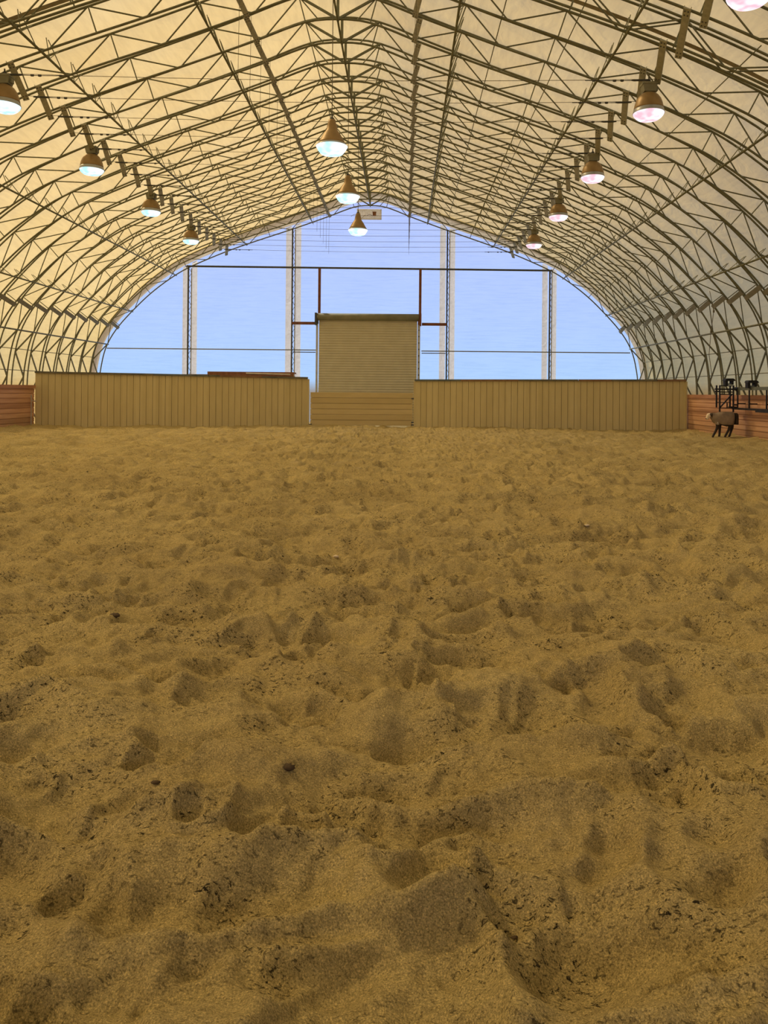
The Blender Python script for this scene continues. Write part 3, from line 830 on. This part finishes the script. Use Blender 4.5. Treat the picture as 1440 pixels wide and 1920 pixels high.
# ------------------------------------------------------------------ rail-mounted dummy calf
YC = 27.0; XW = 11.2
def calf():
    import bmesh
    # x forward = facing the picture's left (-X); built in local coords, metres, origin on the sand
    V = {}; verts = []; rad = []; edges = []
    def v(n, p, r):
        k = 1.28 if n in ('hip', 'rump', 'mid', 'chest', 'should') else 1.7 if n in ('poll', 'brow', 'nose', 'muz') else 1.25
        r = tuple(q * k for q in r) if isinstance(r, tuple) else r * k
        V[n] = len(verts); verts.append(p); rad.append(r if isinstance(r, tuple) else (r, r))
    def e(a, b): edges.append((V[a], V[b]))
    v('hip', (.30, 0, .73), (.20, .215)); v('rump', (.43, 0, .72), (.15, .20)); v('mid', (.10, 0, .71), (.20, .22)); v('chest', (-.12, 0, .71), (.19, .215))
    v('should', (-.24, 0, .75), (.14, .16)); v('neck', (-.33, 0, .83), .10); v('poll', (-.40, 0, .885), .058); v('brow', (-.45, 0, .84), .052); v('nose', (-.485, 0, .745), .040); v('muz', (-.51, 0, .66), .034)
    e('hip', 'rump'); e('hip', 'mid'); e('mid', 'chest'); e('chest', 'should'); e('should', 'neck'); e('neck', 'poll'); e('poll', 'brow'); e('brow', 'nose'); e('nose', 'muz')
    def leg(n, root_, pts, rr):
        prev = root_
        for i, (p, r) in enumerate(zip(pts, rr)):
            v(n + str(i), p, r); e(prev, n + str(i)); prev = n + str(i)
    fr = (.075, .045, .036, .032, .036); hr = (.085, .05, .036, .032, .036)
    leg('fa', 'chest', [(-.15, -.10, .55), (-.17, -.11, .40), (-.24, -.11, .25), (-.32, -.11, .10), (-.355, -.11, .03)], fr)
    leg('fb', 'chest', [(-.02, .10, .55), (.0, .11, .40), (.0, .11, .26), (-.01, .11, .10), (-.03, .11, .03)], fr)
    leg('ha', 'hip', [(.27, -.10, .56), (.28, -.11, .42), (.22, -.11, .28), (.13, -.11, .12), (.09, -.11, .03)], hr)
    leg('hb', 'hip', [(.40, .10, .56), (.46, .11, .42), (.42, .11, .28), (.37, .11, .12), (.33, .11, .03)], hr)
    for sd in (-1, 1):
        v('ear%d' % sd, (-.385, sd * .085, .875), .028); v('eat%d' % sd, (-.37, sd * .145, .85), .018); e('poll', 'ear%d' % sd); e('ear%d' % sd, 'eat%d' % sd)
    me = bpy.data.meshes.new('calf_body'); me.from_pydata(verts, edges, []); o = bpy.data.objects.new('calf_body', me); COL.objects.link(o)
    sk = o.modifiers.new('skin', 'SKIN'); sk.use_smooth_shade = True
    for i, (a, b) in enumerate(rad): me.skin_vertices[0].data[i].radius = (a, b)
    me.skin_vertices[0].data[V['hip']].use_root = True
    ss = o.modifiers.new('sub', 'SUBSURF'); ss.levels = 2; ss.render_levels = 2
    m, nt, out = new_mat('calf_hide')
    b = N(nt, 'ShaderNodeBsdfPrincipled'); b.inputs['Roughness'].default_value = .75
    tc = N(nt, 'ShaderNodeTexCoord'); sp = N(nt, 'ShaderNodeSeparateXYZ'); L(nt, tc.outputs['Object'], sp.inputs[0])
    r1 = ramp(nt, sp.outputs[0], [(0, (1, 1, 1)), (1, (0, 0, 0))])
    fx = N(nt, 'ShaderNodeMath', operation='LESS_THAN'); fx.inputs[1].default_value = -.41; L(nt, sp.outputs[0], fx.inputs[0])
    fz = N(nt, 'ShaderNodeMath', operation='GREATER_THAN'); fz.inputs[1].default_value = .56; L(nt, sp.outputs[2], fz.inputs[0])
    fm = N(nt, 'ShaderNodeMath', operation='MULTIPLY'); L(nt, fx.outputs[0], fm.inputs[0]); L(nt, fz.outputs[0], fm.inputs[1])
    ab = N(nt, 'ShaderNodeMath', operation='ABSOLUTE'); L(nt, sp.outputs[1], ab.inputs[0])
    er = N(nt, 'ShaderNodeMath', operation='GREATER_THAN'); er.inputs[1].default_value = .088; L(nt, ab.outputs[0], er.inputs[0])
    ex = N(nt, 'ShaderNodeMath', operation='LESS_THAN'); ex.inputs[1].default_value = -.345; L(nt, sp.outputs[0], ex.inputs[0])
    em = N(nt, 'ShaderNodeMath', operation='MULTIPLY'); L(nt, er.outputs[0], em.inputs[0]); L(nt, ex.outputs[0], em.inputs[1])
    lg = N(nt, 'ShaderNodeMath', operation='LESS_THAN'); lg.inputs[1].default_value = .50; L(nt, sp.outputs[2], lg.inputs[0])
    nz = N(nt, 'ShaderNodeTexNoise'); nz.inputs['Scale'].default_value = 7; L(nt, tc.outputs['Object'], nz.inputs['Vector'])
    rb = ramp(nt, nz.outputs[0], [(.3, (.24, .18, .125)), (.7, (.34, .26, .18))])
    m1 = N(nt, 'ShaderNodeMixRGB'); L(nt, lg.outputs[0], m1.inputs[0]); L(nt, rb.outputs[0], m1.inputs[1]); m1.inputs[2].default_value = (.03, .02, .014, 1)
    m2 = N(nt, 'ShaderNodeMixRGB'); L(nt, fm.outputs[0], m2.inputs[0]); L(nt, m1.outputs[0], m2.inputs[1]); m2.inputs[2].default_value = (.80, .66, .50, 1)
    m3 = N(nt, 'ShaderNodeMixRGB'); L(nt, em.outputs[0], m3.inputs[0]); L(nt, m2.outputs[0], m3.inputs[1]); m3.inputs[2].default_value = (.05, .032, .02, 1)
    L(nt, m3.outputs[0], b.inputs['Base Color']); L(nt, b.outputs[0], out.inputs[0])
    me.materials.append(m)
    return o
root = empty('calf_dummy', (XW, YC, .075))
root.scale = (.97, .97, .97); body = calf(); body.parent = root
for sd in (-1, 1):                      # eyes
    mb = MB(); mb.lathe([(.002, -.014), (.010, -.010), (.014, 0), (.010, .010), (.002, .014)], 10)
    mb.build('eye', M['black'], root, True, (-.462, sd * .056, .85))
mb = MB(); mb.box((-.535, 0, .705), (.03, .06, .035)); mb.build('nose_pad', M['leg'], root)
mb = MB()                               # shell rear flap and tail
vs = []
for z, w in ((.92, .12), (.86, .19), (.70, .215), (.50, .20)):
    vs += [(.46, -w, z), (.56 - .02 * (z > .9), -w * .9, z), (.56 - .02 * (z > .9), w * .9, z), (.46, w, z)]
fs = [(0, 1, 2, 3), (15, 14, 13, 12)]
for i in range(3):
    for j in range(4):
        q = i * 4 + j; q2 = i * 4 + (j + 1) % 4; fs.append((q, q + 4, q2 + 4, q2))
mb.add(vs, fs); mb.build('rear_flap', M['leg'], root)
for x in (-.19, .06):
    mb = MB(); mb.tube([(x - .02, -.2, .60), (x, -.20, .55), (x + .015, -.17, .50)], [.008, .022, .018], 8); mb.build('chest_patch', M['white'], root, True)
tag(root, 'brown life-size calf dummy with white face beside the right kick wall', 'animal figure')

# trolley frame carrying it
root = empty('dummy_trolley', (XW, YC, 0))
mb = MB(); xa, xb = -.06, .42
for y in (-.02, .26):
    for x in (xa, xb): mb.bar((x, y, 1.0 if y < 0 else 1.15), (x, y, 1.94), .045, .045, (0, 1, 0))
mb.build('upright_frame', M['black'], root)
mb = MB()
for z in (1.92, 1.70, 1.62): mb.bar((xa, -.02, z), (xb, -.02, z), .035, .035)
mb.bar((xa, -.02, 1.14), (xb - .05, .0, 1.62), .04, .04); mb.bar((xa, .0, 1.14), (xb, .0, 1.14), .03, .03)
mb.bar((xa, .26, 1.34), (xb, .26, 1.34), .03, .03); mb.bar((.26, .12, 1.14), (.26, .12, 1.32), .035, .035)
mb.build('cross_bars', M['black'], root)
mb = MB(); mb.bar((-.24, -.04, 1.80), (.62, -.04, 1.80), .09, .05); mb.bar((-.24, -.04, 1.72), (-.05, -.04, 1.72), .05, .05); mb.bar((.5, -.04, 1.74), (.56, -.04, 1.86), .06, .06); mb.build('top_arm', M['black'], root)
mb = MB(); mb.bar((.40, -.03, 1.25), (.52, -.03, 1.25), .1, .05); mb.bar((.30, .05, 1.17), (.55, .05, 1.17), .14, .05)
mb.build('drive_foot', M['black'], root)
tag(root, 'black tubular trolley frame standing on the calf dummy\'s back', 'trolley')
# rail along the wall
root = empty('guide_rail', (11.78, 0, 0))
y0, y1 = 20.5, YC + .35
mb = MB(); mb.bar((-.0, y0, 1.83), (0, y1, 1.83), .08, .09); mb.bar((.0, y0, 1.775), (0, y1, 1.775), .12, .02); mb.build('upper_rail', M['cap_blue'], root)
mb = MB(); mb.bar((0, y0, 1.12), (0, y1, 1.12), .10, .07); mb.bar((-.06, y0, 1.09), (-.06, y0 + 5, 1.09), .02, .12); mb.build('lower_rail', M['black'], root)
for y in (27.0, 26.1, 24.85, 23.3, 21.7):
    mb = MB(); mb.bar((0, y, 1.12), (0, y, 1.80), .04, .04, (0, 1, 0)); mb.bar((0, y, 1.3), (.27, y, 1.3), .04, .04); mb.build('rail_post', M['black'], root)
tag(root, 'black two-tier guide rail fixed along the right kick wall', 'rail')
def housing(loc, label, w):
    root = empty('drive_housing', loc)
    mb = MB(); vs = []; pr = [(-w / 2, .12), (-w / 2 + .03, .185), (-w / 2 + .07, .20), (w / 2 - .07, .20), (w / 2 - .02, .18), (w / 2 + .02, .12), (w / 2 - .03, .11), (-w / 2 + .04, .11)]
    for y in (-.14, .14): vs += [(x, y, z) for x, z in pr]
    n = len(pr); mb.add(vs, [(i, (i + 1) % n, n + (i + 1) % n, n + i) for i in range(n)] + [tuple(range(n))[::-1], tuple(range(n, 2 * n))])
    mb.build('hood', M['black_pl'], root)
    mb = MB(); mb.box((-w / 2 + .06, 0, .03), (.09, .2, .2)); mb.box((w / 2 - .07, 0, .055), (.07, .2, .13)); mb.build('cheek_plate', M['black_pl'], root)
    mb = MB(); mb.box((.0, 0, .0), (w * .8, .16, .05)); mb.build('base_plate', M['cap_blue'], root)
    return tag(root, label, 'motor housing')
housing((XW + .30, YC + .10, 1.98), 'black arched housing on top of the trolley frame', .34)
housing((11.78, 25.95, 1.90), 'black arched housing on the guide rail, right of the trolley', .36)

# ------------------------------------------------------------------ sand
def vnoise(x, y, seed):
    xi = np.floor(x).astype(np.int64); yi = np.floor(y).astype(np.int64)
    fx = x - xi; fy = y - yi
    fx = fx * fx * fx * (fx * (fx * 6 - 15) + 10); fy = fy * fy * fy * (fy * (fy * 6 - 15) + 10)
    def h(a, b):
        n = (a * 374761393 + b * 668265263 + seed * 974634777) & 0xffffffff
        n = ((n ^ (n >> 13)) * 1274126177) & 0xffffffff
        return ((n ^ (n >> 16)) & 0xffff) / 65535.0
    a = h(xi, yi); b = h(xi + 1, yi); c = h(xi, yi + 1); d = h(xi + 1, yi + 1)
    return (a + (b - a) * fx) * (1 - fy) + (c + (d - c) * fx) * fy - .5

def axis_rows():
    ys = [1.15]
    while ys[-1] < 38: ys.append(ys[-1] + max(.011, .0052 * ys[-1]))
    ys.append(YG + .1)
    pre = list(np.arange(yb, -1, .5)) + list(np.arange(-1, 1.1, .22))
    return np.array(pre + ys)
ys = axis_rows()
xs = [0.0]
while xs[-1] < 18: xs.append(xs[-1] + max(.011, .011 + max(0, xs[-1] - 1.2) * .0085))
xs = np.array(xs); xs = np.concatenate([-xs[::-1], xs[1:]]); xs = xs[(xs > -17.2) & (xs < 13.8)]
X, Y = np.meshgrid(xs, ys)
wx = X + .25 * vnoise(X * 1.3, Y * 1.3, 3); wy = Y + .25 * vnoise(X * 1.3 + 40, Y * 1.3, 4)
H = np.zeros_like(X)
wx2 = wx + .06 * vnoise(X * 5, Y * 5, 31); wy2 = wy + .06 * vnoise(X * 5 + 7, Y * 5, 32)
def rg(n, e=.02): return 1 - np.sqrt(4 * n * n + e) * 1.6
H += .07 * vnoise(wx * .55, wy * .7, 1)
H += .11 * vnoise(wx * 1.2, wy * 2.3, 2)
H += .115 * vnoise(wx2 * 2.5, wy2 * 4.0, 22)
H += .085 * rg(vnoise(wx2 * 2.0, wy2 * 3.6, 5), .03)
H += .055 * rg(vnoise(wx2 * 3.8 + 9, wy2 * 6.4, 6), .04)
H += .046 * vnoise(wx2 * 7, wy2 * 10, 7)
H += .017 * vnoise(X * 19, Y * 19, 8)
H += .008 * vnoise(X * 42, Y * 42, 9) * (Y < 9)
# hoof prints
npr = 9000
hx = rng.uniform(-15.3, 11.8, npr); hy = 1.2 + 32.5 * rng.uniform(0, 1, npr) ** .85
for i in range(npr):
    r = rng.uniform(.055, .12); dp = rng.uniform(.012, .055); R_ = r * 2.6
    r0, r1 = np.searchsorted(ys, [hy[i] - R_, hy[i] + R_]); c0, c1 = np.searchsorted(xs, [hx[i] - R_, hx[i] + R_])
    if r1 - r0 < 2 or c1 - c0 < 2: continue
    sx = X[r0:r1, c0:c1] - hx[i]; sy = Y[r0:r1, c0:c1] - hy[i]
    an = rng.uniform(0, PI); ca, sa = math.cos(an), math.sin(an)
    u = (sx * ca + sy * sa) / (r * 1.5); v_ = (-sx * sa + sy * ca) / r
    q = np.sqrt(u * u + v_ * v_) + 1.3 * vnoise(X[r0:r1, c0:c1] * 9, Y[r0:r1, c0:c1] * 9, 12)
    pit = -dp / (1 + np.exp((q - .85) * 6)); rim = dp * .45 * np.exp(-((q - 1.25) / .38) ** 2) * (1 + .6 * np.sign(rng.uniform(-1, 1)) * u / 2)
    H[r0:r1, c0:c1] += pit + rim
H -= np.mean(H[(Y > 1.2) & (Y < 30)])
# banked up sand at the foot of the walls, calm ground behind the partitions
bk = np.clip((X - 10.2) / 1.6, 0, 1) * np.clip((Y - 14) / 8, 0, 1); H += .13 * bk * bk
bk = np.clip((-X - 13.8) / 1.6, 0, 1) * np.clip((Y - 14) / 8, 0, 1); H += .10 * bk * bk
calm = np.clip((Y - 10) / 22, 0, 1); H *= (1 - .15 * calm)
out_ = (Y > 36) | (X < -15.7) | (X > 12.2); H[out_] *= .3
near = (np.abs(X - XW) < .9) & (np.abs(Y - YC) < .9)
w_ = np.clip(1 - np.hypot((X - XW) / 1.1, (Y - YC) / 1.1), 0, 1) ** .5
H = H * (1 - w_ * near) + .13 * w_ * near
nr, nc = X.shape
co = np.empty((nr * nc, 3), np.float32); co[:, 0] = X.ravel(); co[:, 1] = Y.ravel(); co[:, 2] = H.ravel()
ii = (np.arange(nr - 1)[:, None] * nc + np.arange(nc - 1)[None, :]).ravel()
quads = np.stack([ii, ii + 1, ii + nc + 1, ii + nc], 1).astype(np.int32)
me = bpy.data.meshes.new('floor'); me.vertices.add(nr * nc); me.vertices.foreach_set('co', co.ravel())
nq = len(quads); me.loops.add(nq * 4); me.loops.foreach_set('vertex_index', quads.ravel())
me.polygons.add(nq); me.polygons.foreach_set('loop_start', np.arange(nq, dtype=np.int32) * 4)
me.polygons.foreach_set('use_smooth', np.ones(nq, bool)); me.update(); me.validate()
me.materials.append(M['sand']); fl = bpy.data.objects.new('floor', me); COL.objects.link(fl); struct(fl)
fl['label'] = 'deep hoof-marked tan sand of the arena'
print('SAND', nr, nc, 'verts', nr * nc)
def ground(x, y):
    i = min(np.searchsorted(ys, y), nr - 1); j = min(np.searchsorted(xs, x), nc - 1); return float(H[i, j])

# dark clods and pale stones lying on the sand
def clod(name, px, py, size, mat, label, cat, seed):
    Yd = EYE * 1440 / (py - 735 - .009 * (px - 755)); Xd = (px + .009 * (py - 735) - 755) / 1440 * Yd
    r = random.Random(seed); mb = MB(); vs = []; fs = []
    n, m = 9, 6
    for i in range(m + 1):
        ph = PI * i / m
        for j in range(n):
            th = 2 * PI * j / n; q = 1 + r.uniform(-.22, .22) * (0 < i < m)
            vs.append((math.sin(ph) * math.cos(th) * size * q, math.sin(ph) * math.sin(th) * size * .65 * q, math.cos(ph) * size * .42 * q))
    for i in range(m):
        for j in range(n):
            a = i * n + j; b = i * n + (j + 1) % n; fs.append((a, b, b + n, a + n))
    mb.add(vs, fs)
    o = mb.build(name, mat, None, True, (Xd, Yd, ground(Xd, Yd) + size * .22)); o.rotation_euler = (0, 0, r.uniform(-.5, .5))
    tag(o, label, cat, 'clods on the sand' if cat == 'clod' else 'stones on the sand')
clod('dirt_clod', 540, 1458, .030, M['clod'], 'dark oval clod low left of centre, largest of the loose clods', 'clod', 1)
clod('dirt_clod', 327, 1165, .034, M['clod'], 'dark clod on the left of the sand, right one of a pair', 'clod', 2)
clod('dirt_clod', 215, 1161, .036, M['clod'], 'long dark clod on the left of the sand, left one of a pair', 'clod', 3)
clod('dirt_clod', 292, 1482, .018, M['clod'], 'tiny dark clod left of the largest oval clod', 'clod', 4)
clod('dirt_clod', 892, 1084, .040, M['clod'], 'small dark clod right of centre, midway down the arena', 'clod', 5)
clod('dirt_clod', 919, 1069, .035, M['clod'], 'small dark clod just beyond its twin right of centre', 'clod', 6)
clod('dirt_clod', 1155, 855, .07, M['clod'], 'distant dark clod near the right partition', 'clod', 8)
clod('pale_stone', 1100, 993, .035, M['stone'], 'small pale stone on the sand right of centre', 'stone', 9)
clod('pale_stone', 630, 1037, .035, M['stone'], 'small pale stone on the sand near the middle', 'stone', 10)
clod('pale_stone', 965, 1712, .011, M['clod'], 'tiny brown pebble near the bottom right of the sand', 'stone', 11)

# ------------------------------------------------------------------ light
w = bpy.data.worlds.new('sky'); SC.world = w; w.use_nodes = True; nt = w.node_tree; nt.nodes.clear()
wo = nt.nodes.new('ShaderNodeOutputWorld'); bg = nt.nodes.new('ShaderNodeBackground')
tc = nt.nodes.new('ShaderNodeTexCoord'); sp = nt.nodes.new('ShaderNodeSeparateXYZ'); L(nt, tc.outputs['Generated'], sp.inputs[0])
r = ramp(nt, sp.outputs[2], [(0.0, (.30, .26, .20)), (0.015, (.46, .74, 1.12)), (0.08, (.48, .70, 1.16)), (0.25, (.52, .63, 1.12)), (0.7, (.36, .46, .86))])
L(nt, r.outputs[0], bg.inputs[0]); bg.inputs[1].default_value = 0.93; L(nt, bg.outputs[0], wo.inputs[0])
sd = bpy.data.lights.new('sun', 'SUN'); sd.energy = 5.2; sd.angle = math.radians(4); sd.color = (1.0, .93, .78)
so = bpy.data.objects.new('sun', sd); COL.objects.link(so)
dvec = Vector((.60, -.36, -.71)); so.rotation_euler = dvec.to_track_quat('-Z', 'Y').to_euler(); so.location = (-20, -10, 30)

# ------------------------------------------------------------------ camera
cam = bpy.data.cameras.new('camera'); co_ = bpy.data.objects.new('camera', cam); COL.objects.link(co_)
cam.sensor_fit = 'AUTO'; cam.sensor_width = 36; cam.lens = 27.0
cam.shift_x = -35 / 1920; cam.shift_y = -225 / 1920; cam.clip_end = 300; cam.clip_start = .05
co_.location = (0, 0, EYE)
co_.rotation_mode = 'XYZ'; co_.rotation_euler = (PI / 2, 0, 0)
from mathutils import Matrix
co_.matrix_world = Matrix.Translation((0, 0, EYE)) @ Matrix.Rotation(PI / 2, 4, 'X') @ Matrix.Rotation(.009, 4, 'Z')
SC.camera = co_
SC.view_settings.view_transform = 'Standard'; SC.view_settings.look = 'None'
SC.view_settings.exposure = 0.13; SC.view_settings.gamma = 1.0; SC.view_settings.use_curve_mapping = False
SC.cycles.use_denoising = True
SC.cycles.max_bounces = 10; SC.cycles.diffuse_bounces = 5; SC.cycles.transparent_max_bounces = 12
SC.cycles.sample_clamp_indirect = 6
